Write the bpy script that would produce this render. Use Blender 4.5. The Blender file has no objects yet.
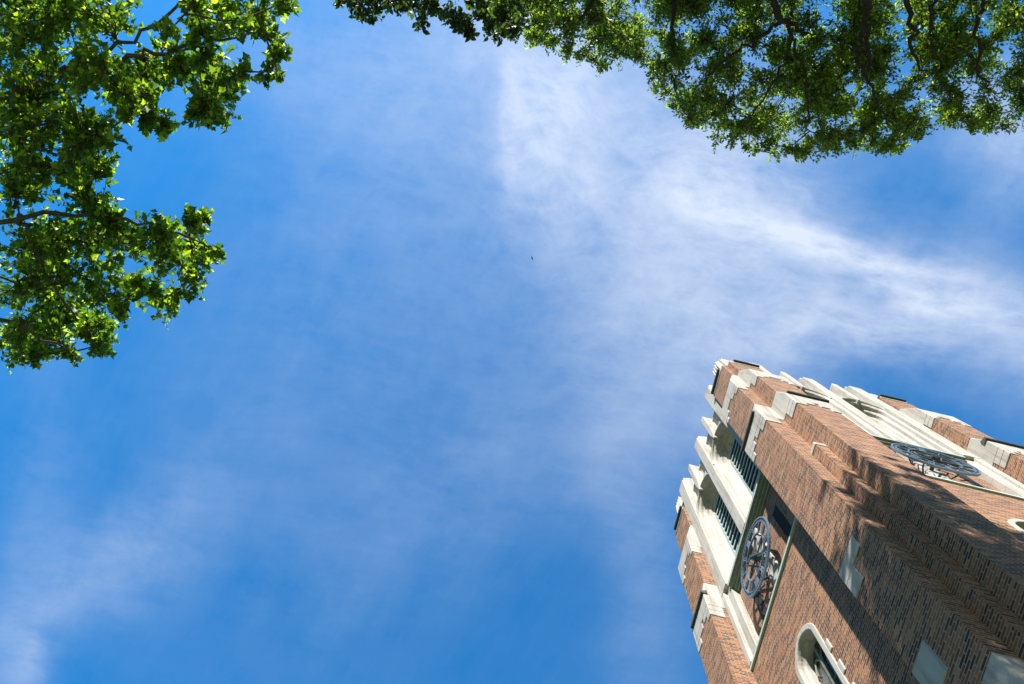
import bpy, bmesh, math, random
import numpy as np
from mathutils import Vector, Matrix

# ------------------------------------------------------------------ camera, sky, sun, exposure
sc = bpy.context.scene
EYE = 1.6                                    # eye height above the ground
CAM_R = np.array([[-0.22234435, -0.97228165, 0.07232825],     # rows: image right, image down, view direction
                  [0.96180045, -0.23088828, -0.14707313],
                  [0.15969625, 0.03686446, 0.98647763]])
FPX = 819.64
SUN_EL = math.radians(35.0)
SUN_XY = np.array([-1.77, 1.0]) / math.hypot(1.77, 1.0)
SUN_DIR = Vector((SUN_XY[0] * math.cos(SUN_EL), SUN_XY[1] * math.cos(SUN_EL), math.sin(SUN_EL)))

cd = bpy.data.cameras.new('camera')
cam = bpy.data.objects.new('camera', cd)
sc.collection.objects.link(cam)
cd.sensor_width = 36.0
cd.lens = FPX / 1024 * 36.0
cd.clip_start = 0.1
cd.clip_end = 5000
r_, d_, f_ = CAM_R
cam.matrix_world = Matrix(((r_[0], -d_[0], -f_[0], 0), (r_[1], -d_[1], -f_[1], 0), (r_[2], -d_[2], -f_[2], EYE), (0, 0, 0, 1)))
sc.camera = cam

def ray(px, py):                              # world direction seen at a pixel of the photograph, per metre of height
    v = CAM_R.T @ np.array([px - 512.0, py - 342.0, FPX])
    return v / v[2]
def at(px, py, h):                            # the point at height h above the eye on that sight line
    v = ray(px, py) * h
    return Vector((v[0], v[1], v[2] + EYE))

sc.view_settings.view_transform = 'Standard'
sc.view_settings.look = 'None'
sc.view_settings.gamma = 1.0
sc.view_settings.use_curve_mapping = False
sc.view_settings.exposure = 1.12

sl = bpy.data.lights.new('sun', 'SUN')
sl.energy = 5.0
sl.angle = math.radians(0.5)
sl.color = (1.0, 0.95, 0.88)
so = bpy.data.objects.new('sun', sl)
sc.collection.objects.link(so)
so.location = (0, 0, 60)
so.rotation_euler = SUN_DIR.to_track_quat('Z', 'Y').to_euler()

w = bpy.data.worlds.new('World')
sc.world = w
w.use_nodes = True
nt = w.node_tree
nt.nodes.clear()
class NT:                                     # a small helper for wiring nodes
    def __init__(s, nt): s.nt = nt
    def n(s, typ, **kw):
        nd = s.nt.nodes.new(typ)
        for k, v in kw.items(): setattr(nd, k, v)
        return nd
    def put(s, sock, v):
        if isinstance(v, bpy.types.NodeSocket): s.nt.links.new(v, sock)
        else: sock.default_value = v
    def m(s, op, a, b=None, c=None, clamp=False):
        nd = s.n('ShaderNodeMath', operation=op, use_clamp=clamp)
        s.put(nd.inputs[0], a)
        if b is not None: s.put(nd.inputs[1], b)
        if c is not None: s.put(nd.inputs[2], c)
        return nd.outputs[0]
    def mix(s, f, a, b, blend='MIX'):
        nd = s.n('ShaderNodeMix', data_type='RGBA', blend_type=blend)
        s.put(nd.inputs[0], f); s.put(nd.inputs[6], a); s.put(nd.inputs[7], b)
        return nd.outputs[2]
    def ramp(s, f, stops, interp='LINEAR'):
        nd = s.n('ShaderNodeValToRGB')
        nd.color_ramp.interpolation = interp
        e = nd.color_ramp.elements
        while len(e) < len(stops): e.new(0.5)
        for q, (p, col) in zip(e, stops):
            q.position = p; q.color = (*col, 1) if len(col) == 3 else col
        s.put(nd.inputs[0], f)
        return nd.outputs[0]
    def noise(s, vec, scale, detail=5, rough=0.55, dist=0.0):
        nd = s.n('ShaderNodeTexNoise')
        s.put(nd.inputs['Vector'], vec)
        nd.inputs['Scale'].default_value = scale; nd.inputs['Detail'].default_value = detail
        nd.inputs['Roughness'].default_value = rough; nd.inputs['Distortion'].default_value = dist
        return nd.outputs[0]

SKY_TINT = (0.62, 2.02, 2.78, 1); CLOUD = 9.2
g = NT(nt)
sky = g.n('ShaderNodeTexSky', sky_type='NISHITA')
sky.sun_disc = False
sky.sun_elevation = SUN_EL
sky.sun_rotation = math.atan2(SUN_XY[0], SUN_XY[1])
sky.altitude = 250
sky.air_density = 1.0
sky.dust_density = 0.4
sky.ozone_density = 2.0
tc = g.n('ShaderNodeTexCoord')
sep = g.n('ShaderNodeSeparateXYZ')
nt.links.new(tc.outputs['Generated'], sep.inputs[0])
zc = g.m('MAXIMUM', sep.outputs[2], 0.12)
U = g.m('DIVIDE', sep.outputs[0], zc)          # a cloud layer seen from below: position on the layer per unit of its height
V = g.m('DIVIDE', sep.outputs[1], zc)
comb = g.n('ShaderNodeCombineXYZ')
g.put(comb.inputs[0], U); g.put(comb.inputs[1], V)
P = comb.outputs[0]
warp = g.n('ShaderNodeTexNoise'); g.put(warp.inputs['Vector'], P); warp.inputs['Scale'].default_value = 3.2; warp.inputs['Detail'].default_value = 3
wv = g.n('ShaderNodeVectorMath', operation='MULTIPLY_ADD')
nt.links.new(warp.outputs['Color'], wv.inputs[0]); wv.inputs[1].default_value = (0.10, 0.10, 0); nt.links.new(P, wv.inputs[2])
PW0 = wv.outputs[0]
warp2 = g.n('ShaderNodeTexNoise'); g.put(warp2.inputs['Vector'], P); warp2.inputs['Scale'].default_value = 14; warp2.inputs['Detail'].default_value = 5
wv2 = g.n('ShaderNodeVectorMath', operation='MULTIPLY_ADD')
nt.links.new(warp2.outputs['Color'], wv2.inputs[0]); wv2.inputs[1].default_value = (0.03, 0.03, 0); nt.links.new(PW0, wv2.inputs[2])
PW = wv2.outputs[0]
def streaks(ang, sx, sy, scale, detail=6, rough=0.6, src=None):   # noise drawn out along one direction of the layer
    mp = g.n('ShaderNodeMapping'); nt.links.new(src or PW, mp.inputs[0])
    mp.vector_type = 'TEXTURE'
    mp.inputs['Rotation'].default_value = (0, 0, ang); mp.inputs['Scale'].default_value = (1 / sx, 1 / sy, 1)
    return g.noise(mp.outputs[0], scale, detail, rough)
wv3 = g.n('ShaderNodeVectorMath', operation='MULTIPLY_ADD')
nt.links.new(warp.outputs['Color'], wv3.inputs[0]); wv3.inputs[1].default_value = (0.035, 0.035, 0); nt.links.new(P, wv3.inputs[2])
PS = wv3.outputs[0]
spw = g.n('ShaderNodeSeparateXYZ'); nt.links.new(PW, spw.inputs[0])
def patch(px, py, dx, dy, ra, rb):             # a soft elongated bank of cirrus round one sky direction
    c = ray(px, py); e = ray(px + dx, py + dy)
    a = math.atan2(e[1] - c[1], e[0] - c[0])
    L, W_ = ra / FPX, rb / FPX
    du = g.m('SUBTRACT', spw.outputs[0], c[0] + 0.065); dv = g.m('SUBTRACT', spw.outputs[1], c[1] + 0.065)
    ca, sa = math.cos(a), math.sin(a)
    x = g.m('ADD', g.m('MULTIPLY', du, ca / L), g.m('MULTIPLY', dv, sa / L))
    y = g.m('ADD', g.m('MULTIPLY', du, -sa / W_), g.m('MULTIPLY', dv, ca / W_))
    q = g.m('ADD', g.m('MULTIPLY', x, x), g.m('MULTIPLY', y, y))
    return g.m('POWER', 2.718, g.m('MULTIPLY', q, -1.0))
def pang(px, py, dx, dy):
    c = ray(px, py); e = ray(px + dx, py + dy)
    return math.atan2(e[1] - c[1], e[0] - c[0])
def total(ts):
    t = None
    for p, k in ts:
        v = g.m('MULTIPLY', p, k)
        t = v if t is None else g.m('ADD', t, v)
    return t
veil = total([(patch(680, 190, 100, 60, 180, 140), 0.40), (patch(560, 120, 30, 100, 150, 55), 0.34),
              (patch(700, 350, 60, 100, 150, 90), 0.24), (patch(880, 300, 100, 25, 130, 75), 0.34),
              (patch(560, 430, 100, -60, 330, 110), 0.13), (patch(400, 200, 60, -100, 330, 150), 0.15),
              (patch(20, 600, 10, -100, 260, 45), 0.13), (patch(120, 560, 100, -80, 170, 60), 0.20),
              (patch(1010, 130, 100, 20, 70, 55), 0.55), (patch(1010, 330, 40, 60, 90, 40), 0.38),
              (patch(960, 395, 100, 20, 60, 16), 0.12), (patch(640, 560, 20, 100, 170, 40), 0.14),
              (patch(420, 60, 100, 10, 210, 80), 0.20)])
clear = total([(patch(930, 405, 100, 40, 110, 42), 0.8), (patch(930, 175, 100, 10, 60, 40), 0.6), (patch(250, 520, 60, -100, 140, 80), 0.3)])
veil = g.m('MULTIPLY', veil, g.m('SUBTRACT', 1.0, clear, clamp=True))
bright = total([(patch(810, 238, 100, 22, 120, 16), 0.42), (patch(895, 258, 100, 20, 60, 11), 0.36),
                (patch(915, 290, 100, 35, 60, 12), 0.40), (patch(860, 330, 100, -10, 130, 26), 0.26),
                (patch(540, 110, 15, -100, 75, 28), 0.30), (patch(720, 180, 100, 70, 90, 50), 0.30),
                (patch(30, 668, 10, -40, 40, 16), 0.16), (patch(508, 130, 6, -100, 80, 11), 0.16)])
fib = streaks(pang(750, 280, 100, 14), 1.0, 3.6, 6.0, 10, 0.66, PS)
fib2 = streaks(pang(300, 450, 60, -100), 1.0, 3.0, 4.5, 9, 0.66, PS)
fine = g.noise(PW, 11.0, 8, 0.62)
f1 = g.m('MULTIPLY_ADD', fib, 3.6, -1.30, clamp=True)
fibB = streaks(pang(560, 150, 55, 100), 1.0, 3.2, 6.0, 10, 0.66, PS)
mB = patch(560, 190, 10, 100, 190, 110)
f1 = g.m('ADD', g.m('MULTIPLY', f1, g.m('SUBTRACT', 1.0, mB)), g.m('MULTIPLY', g.m('MULTIPLY_ADD', fibB, 3.6, -1.30, clamp=True), mB))
rid = streaks(pang(780, 300, 100, 20), 1.0, 2.4, 9.0, 8, 0.62, PW)      # fine separate strands
rid = g.m('SUBTRACT', 1.0, g.m('MULTIPLY', g.m('ABSOLUTE', g.m('SUBTRACT', rid, 0.5)), 7.0), clamp=True)
f1 = g.m('ADD', g.m('MULTIPLY', f1, 0.78), g.m('MULTIPLY', rid, 0.5))
f2 = g.m('MULTIPLY_ADD', fib2, 1.9, -0.40, clamp=True)
f3 = g.m('MULTIPLY_ADD', fine, 1.8, -0.30, clamp=True)
soft = g.m('MULTIPLY_ADD', g.noise(PW, 4.5, 6, 0.55), 2.4, -0.75, clamp=True)
tex = g.m('ADD', g.m('MULTIPLY', f1, 0.34), g.m('ADD', g.m('MULTIPLY', f2, 0.22), g.m('ADD', g.m('MULTIPLY', f3, 0.42), g.m('MULTIPLY', soft, 0.42))))
dens = g.m('ADD', g.m('MULTIPLY', veil, tex), g.m('MULTIPLY', bright, g.m('ADD', g.m('MULTIPLY', f1, 0.75), g.m('MULTIPLY', f3, 0.3))), clamp=True)
dens = g.m('ADD', dens, g.m('ADD', g.m('MULTIPLY', f2, 0.035), g.m('MULTIPLY', soft, 0.03)), clamp=True)
hs = g.n('ShaderNodeHueSaturation'); hs.inputs['Saturation'].default_value = 1.10; hs.inputs['Value'].default_value = 1.0
low = g.m('MULTIPLY_ADD', sep.outputs[2], -2.6, 1.75, clamp=True)   # sky near the horizon, out of view, darkened to deepen the tower's shade
nt.links.new(g.mix(1.0, sky.outputs[0], g.mix(low, SKY_TINT, (0.20, 0.24, 0.27, 1)), 'MULTIPLY'), hs.inputs['Color'])
dens = g.m('SUBTRACT', dens, g.m('MULTIPLY', g.m('MULTIPLY', dens, dens), 0.24))   # thick cirrus stays a little translucent
skyc = g.mix(dens, hs.outputs[0], (CLOUD, CLOUD * 1.06, CLOUD * 1.16, 1))
bg = g.n('ShaderNodeBackground'); bg.inputs['Strength'].default_value = 0.05
nt.links.new(skyc, bg.inputs[0])
wo = g.n('ShaderNodeOutputWorld')
nt.links.new(bg.outputs[0], wo.inputs[0])

# ------------------------------------------------------------------ helpers
def link(o):
    sc.collection.objects.link(o); return o
def uvbox(bm):                                 # wall coordinates in metres, along the wall and up
    uv = bm.loops.layers.uv.verify()
    for f in bm.faces:
        n = f.normal
        ax = max(range(3), key=lambda i: abs(n[i]))
        for l in f.loops:
            c = l.vert.co
            l[uv].uv = (c.y, c.z) if ax == 0 else ((c.x + 0.05, c.z) if ax == 1 else (c.x, c.y))
def obj(name, bm, mat, parent=None, recalc=True):
    if recalc: bmesh.ops.recalc_face_normals(bm, faces=bm.faces[:])
    bm.normal_update()
    uvbox(bm)
    me = bpy.data.meshes.new(name)
    bm.to_mesh(me); bm.free()
    for m_ in (mat if isinstance(mat, (list, tuple)) else [mat]): me.materials.append(m_)
    o = link(bpy.data.objects.new(name, me))
    if parent: o.parent = parent
    if mat in SOFT:
        b = o.modifiers.new('arris', 'BEVEL'); b.width = 0.02; b.segments = 2; b.limit_method = 'ANGLE'; b.angle_limit = math.radians(40)
    return o
SOFT = []
def empty(name, loc, label, cat, group=None):
    o = link(bpy.data.objects.new(name, None))
    o.location = loc; o.empty_display_size = 0.3
    o['label'] = label; o['category'] = cat
    if group: o['group'] = group
    return o
def poly(bm, pts):
    try: return bm.faces.new([bm.verts.new(p) for p in pts])
    except ValueError: return None
# face frame: s along the face, d outwards from the tower's axis, z above the eye; the object space is x = -d, y = s
def F3(s, d, z): return (-d, s, z + EYE)
def boxf(bm, s0, s1, d0, d1, z0, z1):
    prism(bm, [(s0, z0), (s1, z0), (s1, z1), (s0, z1)], d0, d1)
def prism(bm, out, d0, d1):                    # outline in (s, z) pushed from d0 to d1
    a = [bm.verts.new(F3(s, d0, z)) for s, z in out]
    b = [bm.verts.new(F3(s, d1, z)) for s, z in out]
    bm.faces.new(a); bm.faces.new(b[::-1])
    n = len(out)
    for i in range(n): bm.faces.new([a[i], a[(i + 1) % n], b[(i + 1) % n], b[i]])
def profile(bm, prof, s0, s1, t0=None, t1=None):  # outline in (d, z) pushed from s0 to s1
    a = [bm.verts.new(F3(s0, d, z)) for d, z in prof]
    b = [bm.verts.new(F3(s1, d, z)) for d, z in prof]
    bm.faces.new(a); bm.faces.new(b[::-1])
    n = len(prof)
    for i in range(n): bm.faces.new([a[i], a[(i + 1) % n], b[(i + 1) % n], b[i]])
def tube(bm, pts, rads, sides=6, cap=True):
    pts = [Vector(p) for p in pts]
    rings = []
    up = Vector((0.31, 0.17, 0.93)).normalized()
    for i, p in enumerate(pts):
        t = (pts[min(i + 1, len(pts) - 1)] - pts[max(i - 1, 0)]).normalized()
        u = t.cross(up)
        if u.length < 1e-3: u = t.cross(Vector((1, 0, 0)))
        u.normalize(); v = t.cross(u)
        rings.append([bm.verts.new(p + (u * math.cos(2 * math.pi * k / sides) + v * math.sin(2 * math.pi * k / sides)) * rads[i]) for k in range(sides)])
    for a, b in zip(rings, rings[1:]):
        for k in range(sides): bm.faces.new([a[k], a[(k + 1) % sides], b[(k + 1) % sides], b[k]])
    if cap:
        bm.faces.new(rings[0][::-1]); bm.faces.new(rings[-1])
    return rings

# ------------------------------------------------------------------ materials
def new_mat(name, rough=0.8):
    m = bpy.data.materials.new(name); m.use_nodes = True
    b = m.node_tree.nodes['Principled BSDF']; b.inputs['Roughness'].default_value = rough
    b.inputs['Specular IOR Level'].default_value = 0.3
    return m, NT(m.node_tree), b
COURSE = 0.068
def brick_mat():
    m, n, b = new_mat('brick', 0.85)
    uv = n.n('ShaderNodeUVMap')
    def bt(c1, c2, mo, bias=0.0, mortar=0.0105):
        t = n.n('ShaderNodeTexBrick'); m.node_tree.links.new(uv.outputs[0], t.inputs[0])
        t.inputs['Color1'].default_value = c1; t.inputs['Color2'].default_value = c2; t.inputs['Mortar'].default_value = mo
        t.inputs['Scale'].default_value = 1.0; t.inputs['Mortar Size'].default_value = mortar
        t.inputs['Mortar Smooth'].default_value = 0.15; t.inputs['Bias'].default_value = bias
        t.inputs['Brick Width'].default_value = 0.212; t.inputs['Row Height'].default_value = COURSE
        return t
    t = bt((0, 0, 0, 1), (1, 1, 1, 1), (0.5, 0.5, 0.5, 1))
    col = n.ramp(t.outputs[0], [(0.0, (0.042, 0.017, 0.011)), (0.14, (0.085, 0.030, 0.015)), (0.38, (0.172, 0.058, 0.023)),
                                (0.66, (0.255, 0.094, 0.035)), (0.90, (0.30, 0.132, 0.051)), (1.0, (0.36, 0.195, 0.09))])
    ob = n.n('ShaderNodeTexCoord')
    big = n.noise(ob.outputs['Object'], 0.9, 4, 0.6)
    sm = n.noise(ob.outputs['Object'], 26, 4, 0.7)
    col = n.mix(n.m('MULTIPLY_ADD', sm, 0.8, -0.15, clamp=True), col, n.mix(1.0, col, (1.45, 1.35, 1.25, 1), 'MULTIPLY'))
    col = n.mix(n.m('MULTIPLY_ADD', big, 1.6, -0.6, clamp=True), col, n.mix(1.0, col, (0.74, 0.70, 0.70, 1), 'MULTIPLY'))
    mp = n.n('ShaderNodeMapping'); m.node_tree.links.new(ob.outputs['Object'], mp.inputs[0]); mp.inputs['Scale'].default_value = (3.5, 3.5, 0.22)
    run = n.noise(mp.outputs[0], 1.0, 5, 0.62)
    col = n.mix(n.m('MULTIPLY_ADD', run, 3.0, -1.45, clamp=True), col, n.mix(1.0, col, (0.66, 0.62, 0.60, 1), 'MULTIPLY'))
    mort = n.mix(n.m('MULTIPLY', sm, 0.7), (0.345, 0.275, 0.20, 1), (0.22, 0.175, 0.13, 1))
    c = n.mix(t.outputs['Fac'], col, mort)
    n.put(b.inputs['Base Color'], c)
    bp = n.n('ShaderNodeBump'); bp.inputs['Strength'].default_value = 0.5; bp.inputs['Distance'].default_value = 0.012
    n.put(bp.inputs['Height'], n.m('ADD', n.m('MULTIPLY', t.outputs['Fac'], -1.0), n.m('MULTIPLY', sm, 0.5)))
    n.put(b.inputs['Normal'], bp.outputs[0])
    return m
def stone_mat(name, c0, c1, joint=True):
    m, n, b = new_mat(name, 0.8)
    ob = n.n('ShaderNodeTexCoord'); uv = n.n('ShaderNodeUVMap')
    a = n.noise(ob.outputs['Object'], 1.3, 5, 0.6); s = n.noise(ob.outputs['Object'], 22, 5, 0.65)
    mp = n.n('ShaderNodeMapping'); m.node_tree.links.new(ob.outputs['Object'], mp.inputs[0]); mp.inputs['Scale'].default_value = (7, 7, 0.55)
    run = n.noise(mp.outputs[0], 1.0, 4, 0.6)                      # rain streaks
    c = n.mix(n.m('MULTIPLY_ADD', a, 1.6, -0.35, clamp=True), c0, c1)
    c = n.mix(n.m('MULTIPLY_ADD', run, 3.2, -1.5, clamp=True), c, n.mix(1.0, c, (0.58, 0.55, 0.49, 1), 'MULTIPLY'))
    c = n.mix(n.m('MULTIPLY_ADD', s, 0.7, -0.2, clamp=True), c, n.mix(1.0, c, (0.86, 0.85, 0.82, 1), 'MULTIPLY'))
    if joint:
        t = n.n('ShaderNodeTexBrick'); m.node_tree.links.new(uv.outputs[0], t.inputs[0])
        t.inputs['Scale'].default_value = 1.0; t.inputs['Mortar Size'].default_value = 0.011; t.inputs['Brick Width'].default_value = 1.37
        t.inputs['Row Height'].default_value = 0.62; t.inputs['Mortar Smooth'].default_value = 0.4
        c = n.mix(n.m('MULTIPLY', t.outputs['Fac'], 0.75), c, (0.22, 0.19, 0.16, 1))
    n.put(b.inputs['Base Color'], c)
    bp = n.n('ShaderNodeBump'); bp.inputs['Strength'].default_value = 0.35; bp.inputs['Distance'].default_value = 0.02
    n.put(bp.inputs['Height'], s); n.put(b.inputs['Normal'], bp.outputs[0])
    return m
def plain_mat(name, c0, c1, rough=0.6, metal=0.0, scale=9.0):
    m, n, b = new_mat(name, rough)
    ob = n.n('ShaderNodeTexCoord')
    a = n.noise(ob.outputs['Object'], scale, 5, 0.65)
    n.put(b.inputs['Base Color'], n.mix(n.m('MULTIPLY_ADD', a, 2.2, -0.6, clamp=True), (*c0, 1), (*c1, 1)))
    b.inputs['Metallic'].default_value = metal
    return m
BRICK = brick_mat()
STONE = stone_mat('limestone', (0.46, 0.435, 0.39, 1), (0.37, 0.35, 0.31, 1))
BLOCK = stone_mat('limestone_block', (0.45, 0.43, 0.39, 1), (0.33, 0.31, 0.275, 1), joint=False)
SOFT += [STONE, BLOCK]
LEAD_SHADE = plain_mat('lead_soffit_shade', (0.03, 0.034, 0.03), (0.08, 0.085, 0.07), 0.7)  # lead of the copings; on drip edges its dark stands for soffit shade
PATINA = plain_mat('copper_patina', (0.36, 0.48, 0.44), (0.46, 0.53, 0.47), 0.7, scale=4)
FRAME = plain_mat('louver_frame_paint', (0.22, 0.30, 0.30), (0.36, 0.43, 0.41), 0.7, scale=4)
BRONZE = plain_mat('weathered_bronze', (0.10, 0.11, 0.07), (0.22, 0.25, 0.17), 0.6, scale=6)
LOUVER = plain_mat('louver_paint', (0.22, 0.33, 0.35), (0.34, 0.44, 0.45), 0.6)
SLAT_SHADE = plain_mat('louver_shade', (0.07, 0.105, 0.11), (0.12, 0.16, 0.16), 0.7)  # louver paint darkened to carry the shade under the slats
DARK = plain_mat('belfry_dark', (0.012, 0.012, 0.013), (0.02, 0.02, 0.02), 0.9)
CLOCK = plain_mat('clock_metal', (0.075, 0.105, 0.15), (0.17, 0.215, 0.275), 0.45, 0.0, 14)
CLOCKD = plain_mat('clock_bronze', (0.035, 0.05, 0.05), (0.09, 0.12, 0.115), 0.5, 0.2, 14)
ROOF = plain_mat('roof_felt', (0.12, 0.11, 0.10), (0.18, 0.17, 0.15), 0.9)
def glass_mat():
    m, n, b = new_mat('leaded_glass', 0.12)
    b.inputs['Specular IOR Level'].default_value = 0.6
    uv = n.n('ShaderNodeUVMap')
    mp = n.n('ShaderNodeMapping'); m.node_tree.links.new(uv.outputs[0], mp.inputs[0]); mp.inputs['Rotation'].default_value = (0, 0, 0.78)
    t = n.n('ShaderNodeTexBrick'); m.node_tree.links.new(mp.outputs[0], t.inputs[0]); t.offset = 0
    t.inputs['Color1'].default_value = (0.02, 0.025, 0.03, 1); t.inputs['Color2'].default_value = (0.05, 0.06, 0.065, 1); t.inputs['Mortar'].default_value = (0.10, 0.10, 0.09, 1)
    t.inputs['Scale'].default_value = 1.0; t.inputs['Mortar Size'].default_value = 0.008; t.inputs['Brick Width'].default_value = 0.16; t.inputs['Row Height'].default_value = 0.16
    n.put(b.inputs['Base Color'], t.outputs[0])
    return m
GLASS = glass_mat()
def leaf_mat(name, c_dark, c_mid, c_light, trans):
    m = bpy.data.materials.new(name); m.use_nodes = True
    n = NT(m.node_tree); m.node_tree.nodes.clear()
    ge = n.n('ShaderNodeNewGeometry')
    col = n.ramp(ge.outputs['Random Per Island'], [(0.0, c_dark), (0.55, c_mid), (1.0, c_light)])
    pb = n.n('ShaderNodeBsdfPrincipled'); pb.inputs['Roughness'].default_value = 0.5; pb.inputs['Specular IOR Level'].default_value = 0.28
    n.put(pb.inputs['Base Color'], col)
    tr = n.n('ShaderNodeBsdfTranslucent')
    n.put(tr.inputs['Color'], n.mix(1.0, col, trans, 'MULTIPLY'))
    ms = n.n('ShaderNodeAddShader')
    m.node_tree.links.new(pb.outputs[0], ms.inputs[0]); m.node_tree.links.new(tr.outputs[0], ms.inputs[1])
    out = n.n('ShaderNodeOutputMaterial'); m.node_tree.links.new(ms.outputs[0], out.inputs[0])
    return m
LEAF_A = leaf_mat('maple_leaf', (0.012, 0.028, 0.007), (0.032, 0.062, 0.010), (0.110, 0.150, 0.018), (3.3, 3.3, 0.7, 1))
LEAF_B = leaf_mat('elm_leaf', (0.020, 0.042, 0.013), (0.048, 0.080, 0.019), (0.112, 0.145, 0.035), (3.0, 3.0, 0.9, 1))
LEAF_C = leaf_mat('linden_leaf', (0.012, 0.024, 0.008), (0.022, 0.040, 0.010), (0.042, 0.062, 0.016), (1.5, 1.6, 0.7, 1))
BARK = plain_mat('bark', (0.022, 0.018, 0.015), (0.060, 0.050, 0.040), 0.95, scale=12)
BARK_PALE = plain_mat('pale_bark', (0.06, 0.05, 0.035), (0.15, 0.13, 0.09), 0.95, scale=14)
TWIG = plain_mat('twig_bark', (0.05, 0.042, 0.028), (0.10, 0.085, 0.055), 0.9, scale=20)
GRASS = plain_mat('grass', (0.035, 0.07, 0.018), (0.07, 0.11, 0.03), 0.95, scale=1.5)
PAVE = plain_mat('concrete_path', (0.30, 0.28, 0.25), (0.40, 0.38, 0.34), 0.9, scale=3)

# ------------------------------------------------------------------ ground
bm = bmesh.new()
bmesh.ops.create_grid(bm, x_segments=2, y_segments=2, size=1500)
gr = obj('ground', bm, GRASS); gr['kind'] = 'structure'; gr.location.z = -0.006
bm = bmesh.new()
poly(bm, [(-40, -3, 0.004), (40, -3, 0.004), (40, 2, 0.004), (-40, 2, 0.004)])
pv = obj('path', bm, PAVE); pv['kind'] = 'structure'

# ------------------------------------------------------------------ bell tower
CX, CY = 7.026, -9.790
tower = empty('bell_tower', (CX, CY, 0), 'tall square red brick bell tower with pale limestone trim, stepped corner buttresses and skeleton clocks', 'tower')
SI, SO, H1 = 2.13, 3.25, 3.86                  # inner and outer edge of a buttress, its front
Z1, Z2, Z3 = 21.72, 25.75, 29.05
HALF = 3.30

# near-black core standing in for the unlit inside; lower walls are built per face
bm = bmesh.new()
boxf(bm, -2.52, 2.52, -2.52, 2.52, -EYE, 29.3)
core = obj('dark_core', bm, DARK, tower)
bm = bmesh.new()
for a in (1, -1):
    for b in (1, -1):                           # solid brick corners behind the buttresses
        s0, s1 = sorted((a * SI, a * 3.27)); d0, d1 = sorted((b * 2.3, b * 3.27))
        boxf(bm, s0, s1, d0, d1, -EYE, 29.2)
obj('corner_masonry', bm, BRICK, tower)
bm = bmesh.new()
boxf(bm, -2.7, 2.7, -2.7, 2.7, 29.3, 29.42)
obj('roof', bm, ROOF, tower)

def arch_pts(c, hw, spring, n=14, point=0.12):  # a slightly pointed arch outline, left foot to right foot
    o = []
    for i in range(n + 1):
        t = math.pi * i / n
        x = -math.cos(t) * hw
        y = math.sin(t) * hw * (1 + point * math.exp(-(abs(x) / hw / 0.5) ** 2))
        o.append((c + x, spring + y))
    return o
def arch_outline(c, hw, spring, z0, **k):
    return [(c - hw, z0)] + arch_pts(c, hw, spring, **k) + [(c + hw, z0)]
def wall_with_arches(bm, s0, s1, z0, z1, d, arches):   # a wall sheet with arched holes
    xs = sorted({s0, s1} | {round(s, 5) for a in arches for s, z in a[0]} )
    for a, b in zip(xs, xs[1:]):
        if b - a < 1e-6: continue
        hole = None
        for ol, zb in arches:
            if a >= ol[0][0] - 1e-4 and b <= ol[-1][0] + 1e-4: hole = (ol, zb)
        if hole is None:
            poly(bm, [F3(a, d, z0), F3(b, d, z0), F3(b, d, z1), F3(a, d, z1)])
        else:
            ol, zb = hole
            def top(s):
                c_ = [z for q, z in ol if abs(q - s) < 1e-4 and z > zb + 1e-6]
                return max(c_) if c_ else zb
            if zb > z0 + 1e-6: poly(bm, [F3(a, d, z0), F3(b, d, z0), F3(b, d, zb), F3(a, d, zb)])
            poly(bm, [F3(a, d, top(a)), F3(b, d, top(b)), F3(b, d, z1), F3(a, d, z1)])
def loft(bm, steps):                             # steps: outlines of equal length at depths -> a moulded reveal
    rings = [[bm.verts.new(F3(s, d, z)) for s, z in ol] for ol, d in steps]
    for a, b in zip(rings, rings[1:]):
        for i in range(len(a) - 1): bm.faces.new([a[i], a[i + 1], b[i + 1], b[i]])

protos = []                                      # every part of one face; copied to the other three faces
def fpart(name, bm, mat, parent=None, recalc=True):
    o = obj(name, bm, mat, parent or tower, recalc)
    if parent is None: protos.append(o)
    return o

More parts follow.
